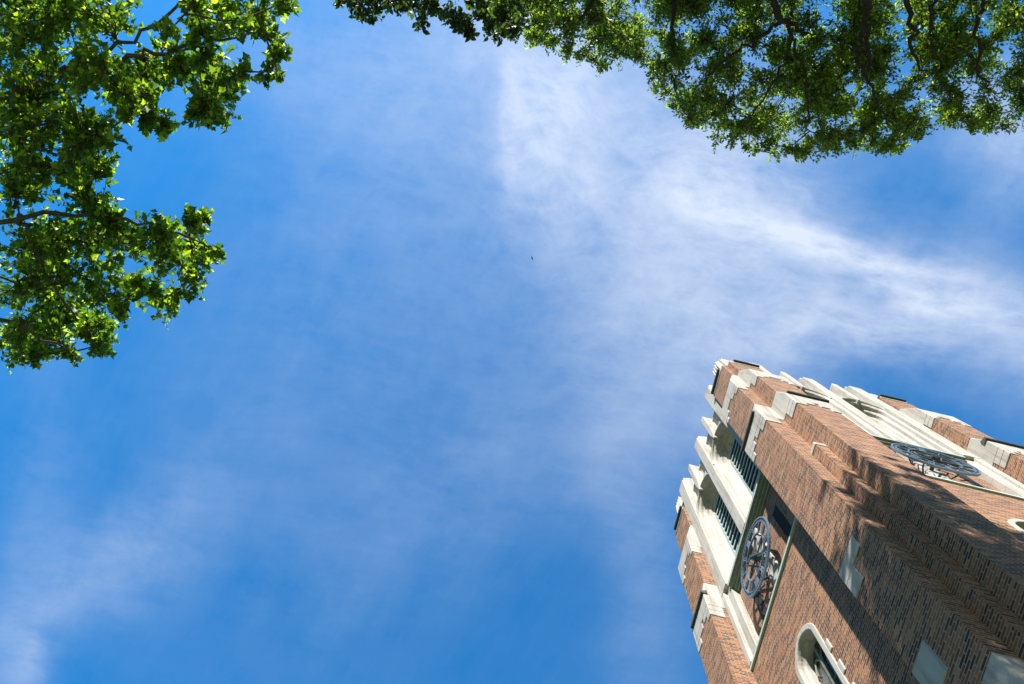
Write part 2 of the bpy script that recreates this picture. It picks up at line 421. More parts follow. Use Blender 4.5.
# --- lower wall with its arched window
WC = {0: -0.22, 1: 0.17, 2: 0.0, 3: 0.0}
WS = 15.5; WB = 11.6
def lower_wall(k):
    c = WC[k]
    R = -k * math.pi / 2
    bm = bmesh.new()
    ol = arch_outline(c, 0.565, WS, WB)
    wall_with_arches(bm, -SI - 0.02, SI + 0.02, -EYE, 18.05, HALF, [(ol, WB)])
    w_ = obj('brick_wall', bm, BRICK, tower, recalc=False); w_.rotation_euler.z = R
    bm = bmesh.new()
    n_ = 14
    o1 = arch_outline(c, 0.575, WS, WB, n=n_); o2 = arch_outline(c, 0.44, WS, WB, n=n_); o3 = arch_outline(c, 0.385, WS, WB, n=n_)
    loft(bm, [(o1, HALF - 0.01), (o1, HALF + 0.025), (o2, HALF + 0.025), (arch_outline(c, 0.42, WS, WB, n=n_), HALF - 0.04), (arch_outline(c, 0.42, WS, WB, n=n_), HALF - 0.10), (o3, HALF - 0.14), (o3, HALF - 0.30)])
    for i in range(5):                          # long and short blocks toothed into the brickwork
        for sg in (1, -1):
            z = WS - 0.55 - i * 0.74 - (0.1 if sg < 0 else 0)
            s0, s1 = sorted((c + sg * 0.57, c + sg * 0.69))
            boxf(bm, s0, s1, HALF - 0.05, HALF + 0.022, z - 0.36, z)
    boxf(bm, c - 0.85, c + 0.85, HALF - 0.45, HALF + 0.09, WB - 0.22, WB)
    win = obj('window', bm, BLOCK, tower); win.rotation_euler.z = R
    bm = bmesh.new()
    prism(bm, arch_outline(c, 0.39, WS, WB), HALF - 0.31, HALF - 0.28)
    obj('pane', bm, GLASS, win)
    bm = bmesh.new()
    boxf(bm, c - 0.035, c + 0.035, HALF - 0.29, HALF - 0.22, WB, WS + 0.3)
    for z in (WB + 1.0, WB + 2.0, WB + 3.0): boxf(bm, c - 0.38, c + 0.38, HALF - 0.285, HALF - 0.25, z, z + 0.035)
    for sg in (1, -1):
        a = [(c + sg * 0.17 + q * 0.15, WS - 0.25 + zz) for q, zz in ((-1, 0), (-0.8, 0.16), (-0.4, 0.28), (0, 0.33), (0.4, 0.28), (0.8, 0.16), (1, 0))]
        tube(bm, [F3(s, HALF - 0.25, z) for s, z in a], [0.025] * len(a), 5)
    obj('muntin', bm, BRONZE, win)
for k in range(4): lower_wall(k)

# --- clock stage: copper ledge, recessed brick panel, stone jambs and central shaft
bm = bmesh.new()
profile(bm, [(3.0, 18.055), (3.35, 18.055), (3.355, 18.12), (3.30, 18.17), (3.05, 18.62), (3.0, 18.62)], -SI + 0.003, SI - 0.003)
fpart('copper_ledge', bm, PATINA)
bm = bmesh.new()
PD = 3.08
wall_with_arches(bm, -1.75, 1.75, 18.1, 21.35, PD, [])
panel = fpart('brick_panel', bm, BRICK, recalc=False)
for sg in (1, -1):
    bm = bmesh.new()
    pl = [(1.66, 2.8), (1.66, 3.26), (1.94, 3.26), (1.94, 3.36), (SI - 0.003, 3.36), (SI - 0.003, 2.8)]
    lo = [bm.verts.new(F3(sg * q, d, 18.16)) for q, d in pl]; hi = [bm.verts.new(F3(sg * q, d, 21.72)) for q, d in pl]
    bm.faces.new(lo); bm.faces.new(hi[::-1])
    for i in range(6): bm.faces.new([lo[i], lo[(i + 1) % 6], hi[(i + 1) % 6], hi[i]])
    fpart('stone_jamb', bm, STONE)
bm = bmesh.new(); boxf(bm, -0.23, 0.23, 2.9, 3.16, 18.3, 21.32); fpart('stone_shaft', bm, STONE)
bm = bmesh.new()
st = [(2.53, 21.28), (3.12, 21.28)]
for i in range(4): st += [(3.12 + i * 0.072, 21.36 + i * 0.085), (3.12 + (i + 1) * 0.072, 21.36 + i * 0.085 + 0.004)]
st = st[:-1] + [(3.336, 21.66), (3.30, 21.69), (2.53, 21.95)]
profile(bm, st, -1.655, 1.655)
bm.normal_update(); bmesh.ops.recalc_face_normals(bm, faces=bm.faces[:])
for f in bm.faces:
    f.material_index = 1 if f.normal.z < -0.5 else 0  # undersides coloured darker, the shade under each step put into the material
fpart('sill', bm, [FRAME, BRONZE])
for sg in (1, -1):                               # a flat dark patch on each side of the clock
    bm = bmesh.new()
    boxf(bm, sg * 1.06 - 0.15, sg * 1.06 + 0.15, PD - 0.02, PD + 0.006, 18.75, 20.45)
    fpart('panel_patch', bm, DARK)

# --- belfry wall
OC = 0.95; SPR = 26.95
bm = bmesh.new()
BD = 3.27
front = lambda c: arch_outline(c, 0.73, SPR, 21.7, n=16)
wall_with_arches(bm, -SI + 0.004, SI - 0.004, 21.7, 27.95, BD, [(front(-OC), 21.7), (front(OC), 21.7)])
for c in (-OC, OC):
    st = []
    for hw, dd in ((0.73, BD), (0.68, BD - 0.05), (0.68, BD - 0.16), (0.61, BD - 0.21), (0.61, BD - 0.32), (0.54, BD - 0.36), (0.54, BD - 0.40), (0.46, BD - 0.44), (0.46, BD - 0.74)):
        st.append((arch_outline(c, hw, SPR - (0.73 - hw) * 0.9, 21.7, n=16), dd))
    loft(bm, st)
belf = fpart('belfry_wall', bm, STONE)
for c in (-OC, OC):                              # a hood mould over each arch
    bm = bmesh.new()
    loft(bm, [(arch_pts(c, hw, SPR, n=20), dd) for hw, dd in ((0.735, BD - 0.01), (0.735, BD + 0.03), (0.76, BD + 0.065), (0.80, BD + 0.065), (0.815, BD - 0.01))])
    fpart('hood_mould', bm, STONE)
for c in (-OC, OC):
    bm = bmesh.new()
    z = 21.9
    while z < 27.1:
        hw = 0.45
        if z > SPR - 0.25: hw = max(0.1, math.sqrt(max(0.0, 0.45 ** 2 - (z - SPR + 0.25) ** 2)))
        profile(bm, [(2.64, z + 0.25), (2.67, z + 0.25), (2.845, z + 0.095), (2.845, z), (2.81, z)], c - hw, c + hw)
        z += 0.36
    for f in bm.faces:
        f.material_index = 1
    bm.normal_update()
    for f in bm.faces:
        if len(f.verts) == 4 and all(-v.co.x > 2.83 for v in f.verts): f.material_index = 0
    fpart('louver', bm, [LOUVER, SLAT_SHADE])
    for sg in (1, -1):
        bm = bmesh.new(); boxf(bm, c + sg * 0.435 - 0.025, c + sg * 0.435 + 0.025, 2.60, 2.855, 21.7, SPR - 0.25)
        fpart('louver_frame', bm, FRAME)

# --- parapet: projecting course, fins that rise as merlons, crenel wall
bm = bmesh.new()
profile(bm, [(2.5, 27.95), (3.02, 27.95), (3.02, 28.75), (3.07, 28.80), (3.07, 28.92), (3.02, 28.97), (3.02, 29.62), (3.10, 29.70), (3.10, 29.84), (2.9, 29.95), (2.5, 29.95)], -SI + 0.006, SI - 0.006)
profile(bm, [(2.6, 27.952), (3.265, 27.952), (3.0, 28.16), (2.6, 28.16)], -SI + 0.012, SI - 0.012)
par = fpart('parapet', bm, STONE)
def fin(s, hw, d0, d1, z0, z1, taper=0.25, point=0.0):
    bm = bmesh.new()
    prof = [(d0, z0 + 0.0), (d1, z0 + point), (d1, z1 - 0.55), (d1 - 0.10, z1 - 0.40), (d1 - 0.10, z1 - 0.18), (d1 - 0.10 - taper, z1), (d0, z1)]
    profile(bm, prof, s - hw, s + hw)
    return bm
center_fin = fpart('merlon', fin(0, 0.19, 2.6, 3.35, 21.63, 30.9), STONE)
for sg in (1, -1):
    bm = bmesh.new(); c = sg * 0.95              # the small fins taper to a point on the crown of each arch
    prism(bm, [(c - 0.03, 27.62), (c + 0.03, 27.62), (c + 0.115, 28.3), (c + 0.115, 30.15), (c + 0.08, 30.35), (c - 0.08, 30.35), (c - 0.115, 30.15), (c - 0.115, 28.3)], 2.75, 3.37)
    fpart('merlon', bm, STONE)
    m_ = fpart('merlon', fin(sg * 1.895, 0.23, 2.6, 3.37, 21.725, 31.35), STONE)
# --- buttresses (two on each face), in stages with stone caps and dark drip edges
def teeth(bm, s0, s1, d, z_top, z_bot, course, into):    # a stone band whose lower edge is toothed into the brick at both corners
    boxf(bm, s0, s1, d - 0.1, d, z_bot, z_top)
    for i, wd in enumerate(into):
        z1 = z_bot - i * course
        for a, b in ((s0, s0 + wd), (s1 - wd, s1)):
            boxf(bm, a, b, d - 0.1, d, z1 - course, z1 + 0.004)
def buttress(sg):
    mir = lambda a, b: tuple(sorted((sg * a, sg * b)))
    a, b = mir(SI, SO)
    bm = bmesh.new()
    profile(bm, [(2.9, -EYE), (H1, -EYE), (H1, Z1), (H1 - 0.14, Z1 + 0.75), (H1 - 0.14, Z2), (H1 - 0.36, Z2 + 1.2), (3.45, Z2 + 1.2), (3.45, 29.0), (2.9, 29.0)], a, b)
    bt = fpart('buttress', bm, BRICK)
    # stage caps
    bm = bmesh.new()
    e = 0.022
    outer = lambda x: x
    # first cap: front slab, side cheeks and weathered slope
    profile(bm, [(3.2, 21.10), (H1 + e, 21.10), (H1 + e, Z1), (H1 - 0.12, Z1 + 0.78), (3.2, Z1 + 0.78)], a - e, b + e)
    for i, (wi, wo) in enumerate(((0.42, 0.58), (0.20, 0.30))):
        z1 = 21.104 - i * 0.28
        for (p, q) in (mir(SI - e, SI + wi), mir(SO - wo, SO + e)):
            boxf(bm, p, q, 3.45, H1 + e, z1 - 0.28, z1)
    c1 = obj('stone_cap', bm, BLOCK, bt)
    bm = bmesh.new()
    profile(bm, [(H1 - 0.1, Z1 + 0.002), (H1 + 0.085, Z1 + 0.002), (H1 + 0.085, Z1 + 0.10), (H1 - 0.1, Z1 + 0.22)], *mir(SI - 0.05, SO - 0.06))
    obj('drip_edge', bm, LEAD_SHADE, bt)  # near-black colour holds the shade of the overhanging soffit
    # second cap, no drip
    h2 = H1 - 0.14
    bm = bmesh.new()
    profile(bm, [(3.15, Z2 - 0.48), (h2 + e, Z2 - 0.48), (h2 + e, Z2 + 0.25), (h2 - 0.20, Z2 + 1.15), (3.44, Z2 + 1.42), (3.15, Z2 + 1.42)], a - e, b + e)
    for i, (wi, wo) in enumerate(((0.30, 0.45), (0.14, 0.22))):
        z1 = Z2 - 0.476 - i * 0.26
        for (p, q) in (mir(SI - e, SI + wi), mir(SO - wo, SO + e)):
            boxf(bm, p, q, 3.4, h2 + e, z1 - 0.26, z1)
    obj('stone_cap', bm, BLOCK, bt)
    # third stage top
    bm = bmesh.new()
    profile(bm, [(3.0, Z3 - 0.16), (3.45 + e, Z3 - 0.16), (3.45 + e, Z3), (3.0, Z3)], *mir(SI + 0.02, SO - 0.14))
    obj('stone_cap', bm, BLOCK, bt)
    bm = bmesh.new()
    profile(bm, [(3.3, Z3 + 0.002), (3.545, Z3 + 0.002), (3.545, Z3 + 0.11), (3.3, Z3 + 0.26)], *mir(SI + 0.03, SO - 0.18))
    obj('drip_edge', bm, LEAD_SHADE, bt)
    return bt
for sg in (1, -1): buttress(sg)

# --- pinnacle on each buttress top: ribbed stone turret
def pinnacle(sg):
    mir = lambda a, b: tuple(sorted((sg * a, sg * b)))
    bm = bmesh.new()
    pl = []                                      # plan outline with ribs and grooves on the outer side
    d0 = 3.16
    xs = np.linspace(SI + 0.44, SO - 0.2, 9)
    for i in range(8):
        dd = d0 if i % 2 else d0 + 0.06
        pl += [(sg * xs[i], dd), (sg * xs[i + 1], dd)]
    pl = [(sg * (SI + 0.44), 2.6)] + pl + [(sg * (SO - 0.2), 2.6)]
    rr = []
    for z, sc_ in ((29.0, 1.0), (31.0, 1.0), (31.25, 0.96), (31.6, 0.93)):
        rr.append([bm.verts.new(F3(s, 2.6 + (d - 2.6) * sc_, z)) for s, d in pl])
    n_ = len(pl)
    for a, b in zip(rr, rr[1:]):
        for i in range(n_): bm.faces.new([a[i], a[(i + 1) % n_], b[(i + 1) % n_], b[i]])
    bm.faces.new(rr[0]); bm.faces.new(rr[-1][::-1])
    return fpart('pinnacle', bm, STONE)
for sg in (1, -1):
    pinnacle(sg)
    fpart('merlon', fin(sg * 2.33, 0.17, 2.6, 3.22, 29.0, 30.9, 0.15), STONE)
    bm = bmesh.new()
    boxf(bm, *sorted((sg * 2.145, sg * 2.515)), 2.7, 3.25, 30.10, 30.17)
    fpart('coping', bm, LEAD_SHADE)

# --- clocks
ZC, DC = 19.72, 3.44
def ringf(bm, r0, r1, d0, d1, n=64):
    L = []
    for i in range(n):
        t = 2 * math.pi * i / n; c, s = math.cos(t), math.sin(t)
        L.append([bm.verts.new(F3(r * c, d, ZC + r * s)) for r, d in ((r0, d0), (r1, d0), (r1, d1), (r0, d1))])
    for i in range(n):
        p, q = L[i], L[(i + 1) % n]
        for k in range(4): bm.faces.new([p[k], p[(k + 1) % 4], q[(k + 1) % 4], q[k]])
def barf(bm, p, q, wd, d0, d1, wd2=None):        # a flat bar between two points of the dial
    (x0, y0), (x1, y1) = p, q
    L = math.hypot(x1 - x0, y1 - y0); nx, ny = -(y1 - y0) / L, (x1 - x0) / L
    w2 = wd if wd2 is None else wd2
    prism(bm, [(x0 + nx * wd, ZC + y0 + ny * wd), (x1 + nx * w2, ZC + y1 + ny * w2), (x1 - nx * w2, ZC + y1 - ny * w2), (x0 - nx * wd, ZC + y0 - ny * wd)], d0, d1)
pol = lambda r, t: (-r * math.sin(t), r * math.cos(t))     # t clockwise from twelve, seen from outside
bm = bmesh.new()
RO = 1.0
ringf(bm, RO - 0.038, RO, DC - 0.025, DC + 0.025)
ringf(bm, RO - 0.125, RO - 0.10, DC - 0.02, DC + 0.02)
clock = fpart('clock', bm, CLOCK)
bm = bmesh.new(); ringf(bm, 0.59, 0.615, DC - 0.022, DC + 0.022); obj('inner_ring', bm, CLOCK, clock)
bm = bmesh.new()
NUM = ['XII', 'I', 'II', 'III', 'IIII', 'V', 'VI', 'VII', 'VIII', 'IX', 'X', 'XI']
for i, t_ in enumerate(NUM):
    t = i * math.pi / 6
    wds = {'I': 0.045, 'V': 0.075, 'X': 0.075}
    tot = sum(wds[c] for c in t_)
    x = -tot / 2
    for ch in t_:
        w_ = wds[ch]; xc = x + w_ / 2; x += w_
        def pt(u, r): return (-(r * math.sin(t) + u * math.cos(t)), r * math.cos(t) - u * math.sin(t))
        r0, r1 = 0.605, 0.89
        if ch == 'I': barf(bm, pt(xc, r0), pt(xc, r1), 0.0095, DC - 0.02, DC + 0.02)
        elif ch == 'V':
            barf(bm, pt(xc, r0), pt(xc - 0.03, r1), 0.011, DC - 0.02, DC + 0.02); barf(bm, pt(xc, r0), pt(xc + 0.03, r1), 0.009, DC - 0.018, DC + 0.018)
        else:
            barf(bm, pt(xc - 0.03, r0), pt(xc + 0.03, r1), 0.011, DC - 0.02, DC + 0.02); barf(bm, pt(xc + 0.03, r0), pt(xc - 0.03, r1), 0.009, DC - 0.018, DC + 0.018)
for i in range(60):
    t = i * math.pi / 30
    barf(bm, pol(RO - 0.11, t), pol(RO - 0.035, t), 0.016, DC - 0.015, DC + 0.015)
obj('numerals', bm, CLOCK, clock)
bm = bmesh.new()
for i in range(6):
    t = (i + 0.5) * math.pi / 3
    barf(bm, pol(0.09, t), pol(0.59, t), 0.020, DC - 0.045, DC - 0.01, 0.013)
for i in range(6):                               # curled stays between the spokes
    t = i * math.pi / 3
    pts = [F3(*(lambda q: (q[0], DC - 0.03, ZC + q[1]))(pol(0.57 - 0.27 * math.sin(u * math.pi), t + (u - 0.5) * 0.9))) for u in np.linspace(0, 1, 9)]
    tube(bm, pts, [0.014] * 9, 5)
obj('spokes', bm, CLOCKD, clock)
bm = bmesh.new(); ringf(bm, 0.02, 0.11, DC - 0.09, DC + 0.07, 24); obj('hub', bm, CLOCKD, clock)
bm = bmesh.new()
t = math.radians(312); barf(bm, pol(-0.1, t), pol(0.46, t), 0.045, DC + 0.06, DC + 0.075, 0.012); barf(bm, pol(0.2, t), pol(0.36, t), 0.07, DC + 0.062, DC + 0.073, 0.03)
obj('hour_hand', bm, CLOCKD, clock)
bm = bmesh.new()
t = math.radians(150); barf(bm, pol(-0.16, t), pol(0.78, t), 0.035, DC + 0.08, DC + 0.092, 0.010)
obj('minute_hand', bm, CLOCKD, clock)
for i in range(4):
    bm = bmesh.new()
    t = math.pi / 4 + i * math.pi / 2
    x, y = pol(0.60, t); x2, y2 = pol(0.42, t)
    tube(bm, [F3(x, DC - 0.02, ZC + y), F3(x * 0.98, DC - 0.18, ZC + y * 0.98), F3(x2, PD - 0.02, ZC + y2)], [0.022] * 3, 6)
    obj('bracket', bm, CLOCKD, clock)
bm = bmesh.new()
tube(bm, [F3(0, DC - 0.08, ZC), F3(0, PD - 0.02, ZC)], [0.05, 0.05], 10)
obj('axle', bm, CLOCKD, clock)

def copy_tree(o, parent):
    c = o.copy(); sc.collection.objects.link(c); c.parent = parent
    for ch in list(o.children): copy_tree(ch, c)
    return c
for k in (1, 2, 3):
    for o in protos:
        c = copy_tree(o, tower); c.rotation_euler.z = -k * math.pi / 2

near = [o for o in tower.children if o.name.startswith('buttress') and abs(o.rotation_euler.z + math.pi / 2) < 1e-4]
near = max(near, key=lambda o: o.data.vertices[0].co.y * -1)   # the buttress beside the corner on the clock side
for (s0, s1, z0, z1) in ((SI - 0.01, 2.88, 13.42, 13.84), (SI - 0.01, 2.50, 12.95, 13.424), (SI - 0.01, 2.63, 10.0, 10.74), (2.25, SO + 0.022, 8.3, 9.30)):
    bm = bmesh.new()
    boxf(bm, *sorted((-s0, -s1)), 3.5, H1 + 0.018, z0, z1)
    obj('quoin', bm, BLOCK, near)

# --- brick fillets in the corners between two buttresses, with a small sloped cap
for k in range(4):
    bm = bmesh.new()
    boxf(bm, 3.2, 3.5, 3.2, 3.5, -EYE, 17.75)
    fl = obj('corner_fillet', bm, BRICK, tower); fl.rotation_euler.z = -k * math.pi / 2
    bm = bmesh.new()
    lo = [F3(3.2, 3.52, 17.75), F3(3.52, 3.52, 17.75), F3(3.52, 3.2, 17.75), F3(3.2, 3.2, 17.75)]
    md = [F3(3.2, 3.52, 17.90), F3(3.52, 3.52, 17.90), F3(3.52, 3.2, 17.90), F3(3.2, 3.2, 17.90)]
    tp = F3(3.2, 3.2, 18.6)
    L = [bm.verts.new(p) for p in lo]; M = [bm.verts.new(p) for p in md]; T = bm.verts.new(tp)
    bm.faces.new(L)
    for i in range(4): bm.faces.new([L[i], L[(i + 1) % 4], M[(i + 1) % 4], M[i]])
    for i in range(3): bm.faces.new([M[i], M[i + 1], T])
    bm.faces.new([M[3], M[0], T])
    obj('stone_cap', bm, BLOCK, fl)

# ------------------------------------------------------------------ trees
def leaf_shape(kind):
    if kind == 'maple':                          # five-lobed blade, long axis +x, about unit length
        half = [(0.0, 0.0), (0.02, 0.14), (-0.06, 0.34), (0.16, 0.32), (0.30, 0.56), (0.42, 0.34), (0.58, 0.24), (1.0, 0.0)]
    elif kind == 'elm':
        half = [(0.0, 0.0), (0.18, 0.17), (0.45, 0.24), (0.75, 0.15), (1.0, 0.0)]
    else:
        half = [(0.0, 0.0), (0.10, 0.26), (0.40, 0.34), (0.72, 0.20), (1.0, 0.0)]
    return half
class Leaves:
    def __init__(s, kind, rng):
        s.half = np.array(leaf_shape(kind)); s.rng = rng; s.P = []; s.A = []; s.N = []; s.S = []
    def add(s, p, axis, normal, size):
        s.P.append(p); s.A.append(axis); s.N.append(normal); s.S.append(size)
    def build(s, name, mat, parent):
        P, A, N, S = (np.array(x, dtype=np.float64) for x in (s.P, s.A, s.N, s.S))
        A /= np.linalg.norm(A, axis=1)[:, None]
        B = np.cross(N, A); B /= np.linalg.norm(B, axis=1)[:, None] + 1e-9
        N = np.cross(A, B)
        h = s.half; k = len(h)
        fold = s.rng.uniform(0.08, 0.38, len(P)); bend = s.rng.uniform(-0.05, 0.30, len(P))
        verts = []
        for side in (1, -1):                     # two half blades that meet at the midrib
            for x, y in (h if side > 0 else h[1:-1]):
                z = y * fold - bend * x * x
                verts.append(P + S[:, None] * (A * x + B * (side * y) + N * z[:, None]))
        V = np.stack(verts, 1)                   # leaves x verts x 3
        nv = V.shape[1]
        up = list(range(k)); dn = [0] + list(range(k, nv)) + [k - 1]
        base = np.arange(len(P)) * nv
        f1 = base[:, None] + np.array(up)[None, :]
        f2 = base[:, None] + np.array(dn[::-1])[None, :]
        loops = np.concatenate([f1, f2], 1).ravel().astype(np.int32)
        me = bpy.data.meshes.new(name)
        me.vertices.add(V.shape[0] * nv); me.vertices.foreach_set('co', V.reshape(-1).astype(np.float32))
        me.loops.add(len(loops)); me.loops.foreach_set('vertex_index', loops)
        nf = len(P) * 2
        me.polygons.add(nf)
        me.polygons.foreach_set('loop_start', (np.arange(nf) * k).astype(np.int32))
        me.polygons.foreach_set('loop_total', np.full(nf, k, dtype=np.int32))
        me.update(calc_edges=True); me.validate()
        me.materials.append(mat)
        o = link(bpy.data.objects.new(name, me)); o.parent = parent
        return o
def rnd_dir(rng):
    v = rng.normal(size=3); return v / np.linalg.norm(v)
def bez(a, b, sag, rng, n=6, wob=0.06):
    a, b = np.array(a, float), np.array(b, float)
    L = np.linalg.norm(b - a); mid = (a + b) / 2 + np.array([0, 0, sag * L]) + rng.normal(size=3) * wob * L
    return [tuple((1 - t) ** 2 * a + 2 * t * (1 - t) * mid + t * t * b) for t in np.linspace(0, 1, n)]
def clump(bm, lv, rng, attach, c, r, n_twigs, n_leaves, size, droop=0.15, tilt=0.45, flat=0.8):
    c = np.array(c, float); a = np.array(attach, float)
    out = c - a; out /= np.linalg.norm(out) + 1e-6
    p0 = c - out * r * 0.75
    pts = bez(a, p0, 0.06, rng, 7, 0.07)
    L = np.linalg.norm(p0 - a); r0 = 0.013 + 0.006 * L
    tube(bm, pts, list(np.linspace(r0, 0.011, 7)), 5, cap=False)
    for k in range(n_twigs):
        u = rnd_dir(rng); u[2] *= flat
        e = c + u * r * rng.uniform(0.5, 1.35) + out * r * 0.1
        tw = bez(p0 + rng.normal(size=3) * 0.03, e, rng.uniform(-0.05, 0.18) - droop * 0.3, rng, 5, 0.09)
        tube(bm, tw, [0.011, 0.009, 0.007, 0.005, 0.003], 3, cap=False)
        tw = np.array(tw)
        for j in range(n_leaves):
            t = 0.18 + 0.82 * (j + rng.uniform(0, 0.8)) / n_leaves
            x = min(t, 0.999) * 4; i = int(x); q = tw[i] + (tw[i + 1] - tw[i]) * (x - i)
            tan = tw[i + 1] - tw[i]; tan /= np.linalg.norm(tan) + 1e-6
            sd = np.cross(tan, rnd_dir(rng)); sd /= np.linalg.norm(sd) + 1e-6
            ax = tan * 0.55 + sd * 0.9 + np.array([0, 0, -droop]) + rng.normal(size=3) * 0.15
            nm = np.array([0, 0, 1.0]) + rng.normal(size=3) * tilt
            lv.add(q + ax * size * 0.22, ax, nm, size * rng.uniform(0.5, 1.28))
    return [np.array(pts[3]), np.array(pts[5]), p0, c]
def nearest(pts, c):
    d = np.linalg.norm(pts - np.array(c), axis=1)
    return pts[int(np.argmin(d))]
def dense(poly_, n=12):
    o = []
    for a, b in zip(poly_, poly_[1:]):
        for t in np.linspace(0, 1, n, endpoint=False): o.append(np.array(a) * (1 - t) + np.array(b) * t)
    o.append(np.array(poly_[-1]))
    return o
def smooth(pts, it=2):
    p = [np.array(x, float) for x in pts]
    for _ in range(it):
        q = [p[0]]
        for a, b in zip(p, p[1:]): q += [a * 0.75 + b * 0.25, a * 0.25 + b * 0.75]
        q.append(p[-1]); p = q
    return p
def tree(name, label, base, limbs, clumps, leaf, lmat, rng, trunk_r, n_twigs, n_leaves, size, droop=0.15, tilt=0.45, group=None):
    """limbs: list of (start index or None, points, r0, r1); clumps: (world point, radius)"""
    t = empty(name, base, label, 'tree', group)
    inv = np.array(base, float)
    bm = bmesh.new(); anchors = []
    fork = np.array(limbs[0][0][0], float)
    tr = smooth([inv, inv + (fork - inv) * 0.35 + rng.normal(size=3) * 0.12 * np.array([1, 1, 0]), inv + (fork - inv) * 0.7 + rng.normal(size=3) * 0.12 * np.array([1, 1, 0]), fork], 2)
    n = len(tr); rr = [trunk_r * (1.45 - 0.45 * min(1, i / 3)) * (1 - 0.45 * i / (n - 1)) for i in range(n)]
    tube(bm, [p - inv for p in tr], rr, 12)
    bark = BARK if leaf != 'maple' else BARK_PALE
    trunk = obj('trunk', bm, bark, t)
    for pts, r0, r1 in limbs:
        bm = bmesh.new()
        sp = smooth(pts, 2)
        sp = [sp[0]] + [p + rng.normal(size=3) * 0.04 for p in sp[1:-1]] + [sp[-1]]
        k = len(sp)
        tube(bm, [p - inv for p in sp], [r0 + (r1 - r0) * (i / (k - 1)) ** 0.8 for i in range(k)], 8)
        obj('branch', bm, bark, t)
        anchors += dense([tuple(p) for p in sp], 4)
    anchors = np.array(anchors)
    lv = Leaves(leaf, rng)
    bm = bmesh.new()
    left = [(np.array(c, float), r, k) for c, r, k in clumps]
    C_ = np.array([c for c, r, k in left]); best = np.full(len(left), 1e9); arg = np.zeros((len(left), 3))
    def relax(pts):
        for p in pts:
            d = np.linalg.norm(C_ - p, axis=1); up = d < best
            best[up] = d[up]; arg[up] = p
    relax(anchors)
    todo = set(range(len(left)))
    while todo:                                  # twigs fork off the nearest wood, so the boughs branch again and again
        i = min(todo, key=lambda q: best[q]); todo.remove(i)
        c, r, k = left[i]
        q = clump(bm, lv, rng, arg[i] - inv, c - inv, r, max(2, int(n_twigs * k)), n_leaves, size, droop, tilt)
        relax([p + inv for p in q])
    obj('twigs', bm, TWIG, t, recalc=False)
    lv.build('crown', lmat, t)
    return t
def v3(px, py, h):
    p = at(px, py, h); return (p.x, p.y, p.z)

# ---- lobed-leaf tree, left
rng = np.random.default_rng(11)
HL = 12.0
def pL(x, y, h=HL): return v3(x, y, h)
baseL = (2.6, 14.5, 0.0)
forkL = (2.2, 12.6, 6.4)
limbsL = [
    ([forkL, pL(-150, 190, 9.5), pL(-60, 120, 11.0), pL(60, 70, 12.0), pL(130, 57, 12.3), pL(160, 54, 12.4), pL(200, 44, 12.5), pL(245, 36, 12.6)], 0.085, 0.014),
    ([pL(60, 70, 12.0), pL(110, 52, 12.4), pL(150, 27, 12.7), pL(180, 6, 13.0), pL(215, -25, 13.4)], 0.035, 0.02),
    ([forkL, pL(-180, 270, 9.3), pL(-70, 250, 10.6), pL(20, 215, 11.4), pL(80, 214, 11.7), pL(150, 225, 11.9), pL(195, 240, 12.0)], 0.075, 0.012),
    ([pL(20, 215, 11.4), pL(34, 250, 11.6), pL(48, 285, 11.7), pL(74, 318, 11.8)], 0.045, 0.012),
    ([pL(-60, 120, 11.0), pL(-20, 60, 12.0), pL(30, 0, 13.0), pL(80, -60, 13.8)], 0.06, 0.03),
    ([pL(-70, 250, 10.6), pL(-30, 300, 11.0), pL(20, 330, 11.3), pL(60, 345, 11.4)], 0.06, 0.012),
]
spec = [  # x, y, radius in picture pixels, fullness, how many layers
    (20, 20, 34, 1, 3), (65, 15, 32, 1, 3), (105, 20, 26, 1, 2), (25, 70, 36, 1, 3), (75, 65, 34, 1, 3), (112, 70, 24, 1, 2), (20, 125, 36, 1, 3), (62, 118, 26, 1, 2),
    (95, 130, 22, .9, 2), (30, 170, 32, 1, 3), (75, 165, 24, 1, 2), (98, 165, 14, .8, 1), (85, 190, 18, .8, 1), (20, 192, 20, .7, 1), (120, 100, 16, .8, 1),
    (150, 72, 20, .9, 2), (180, 72, 20, .9, 2), (210, 60, 22, 1, 2), (215, 92, 20, .9, 2), (200, 112, 14, .8, 1), (222, 118, 12, .6, 1), (245, 76, 14, .6, 1), (268, 70, 10, .5, 0), (282, 76, 7, .3, 0),
    (235, 30, 20, .8, 1), (262, 35, 15, .6, 1), (262, 8, 18, .7, 1), (285, 2, 12, .5, 0), (225, 5, 16, .8, 1), (195, 8, 20, .9, 2), (200, 30, 16, .7, 1), (275, 50, 10, .5, 1),
    (152, 118, 14, .8, 1), (165, 128, 10, .5, 1), (138, 108, 12, .7, 1), (165, 40, 12, .5, 1), (150, 95, 12, .6, 1),
    (20, 245, 32, 1, 2), (62, 235, 28, 1, 2), (100, 235, 24, 1, 2), (110, 215, 14, .7, 1), (135, 240, 24, .9, 2), (165, 228, 16, .8, 2), (190, 222, 14, .7, 1), (203, 215, 7, .4, 1), (212, 255, 10, .5, 1), (195, 250, 18, .8, 2), (170, 260, 20, .8, 2), (195, 280, 12, .5, 1),
    (20, 295, 32, 1, 2), (65, 285, 30, 1, 2), (105, 280, 26, .9, 2), (140, 285, 22, .8, 2), (165, 305, 14, .6, 1), (180, 295, 12, .5, 1), (20, 335, 22, .9, 2), (55, 328, 24, 1, 2), (92, 325, 22, .9, 2), (100, 345, 12, .5, 1), (35, 352, 10, .5, 1), (70, 352, 8, .4, 1), (120, 310, 12, .5, 1),
]
cl = []
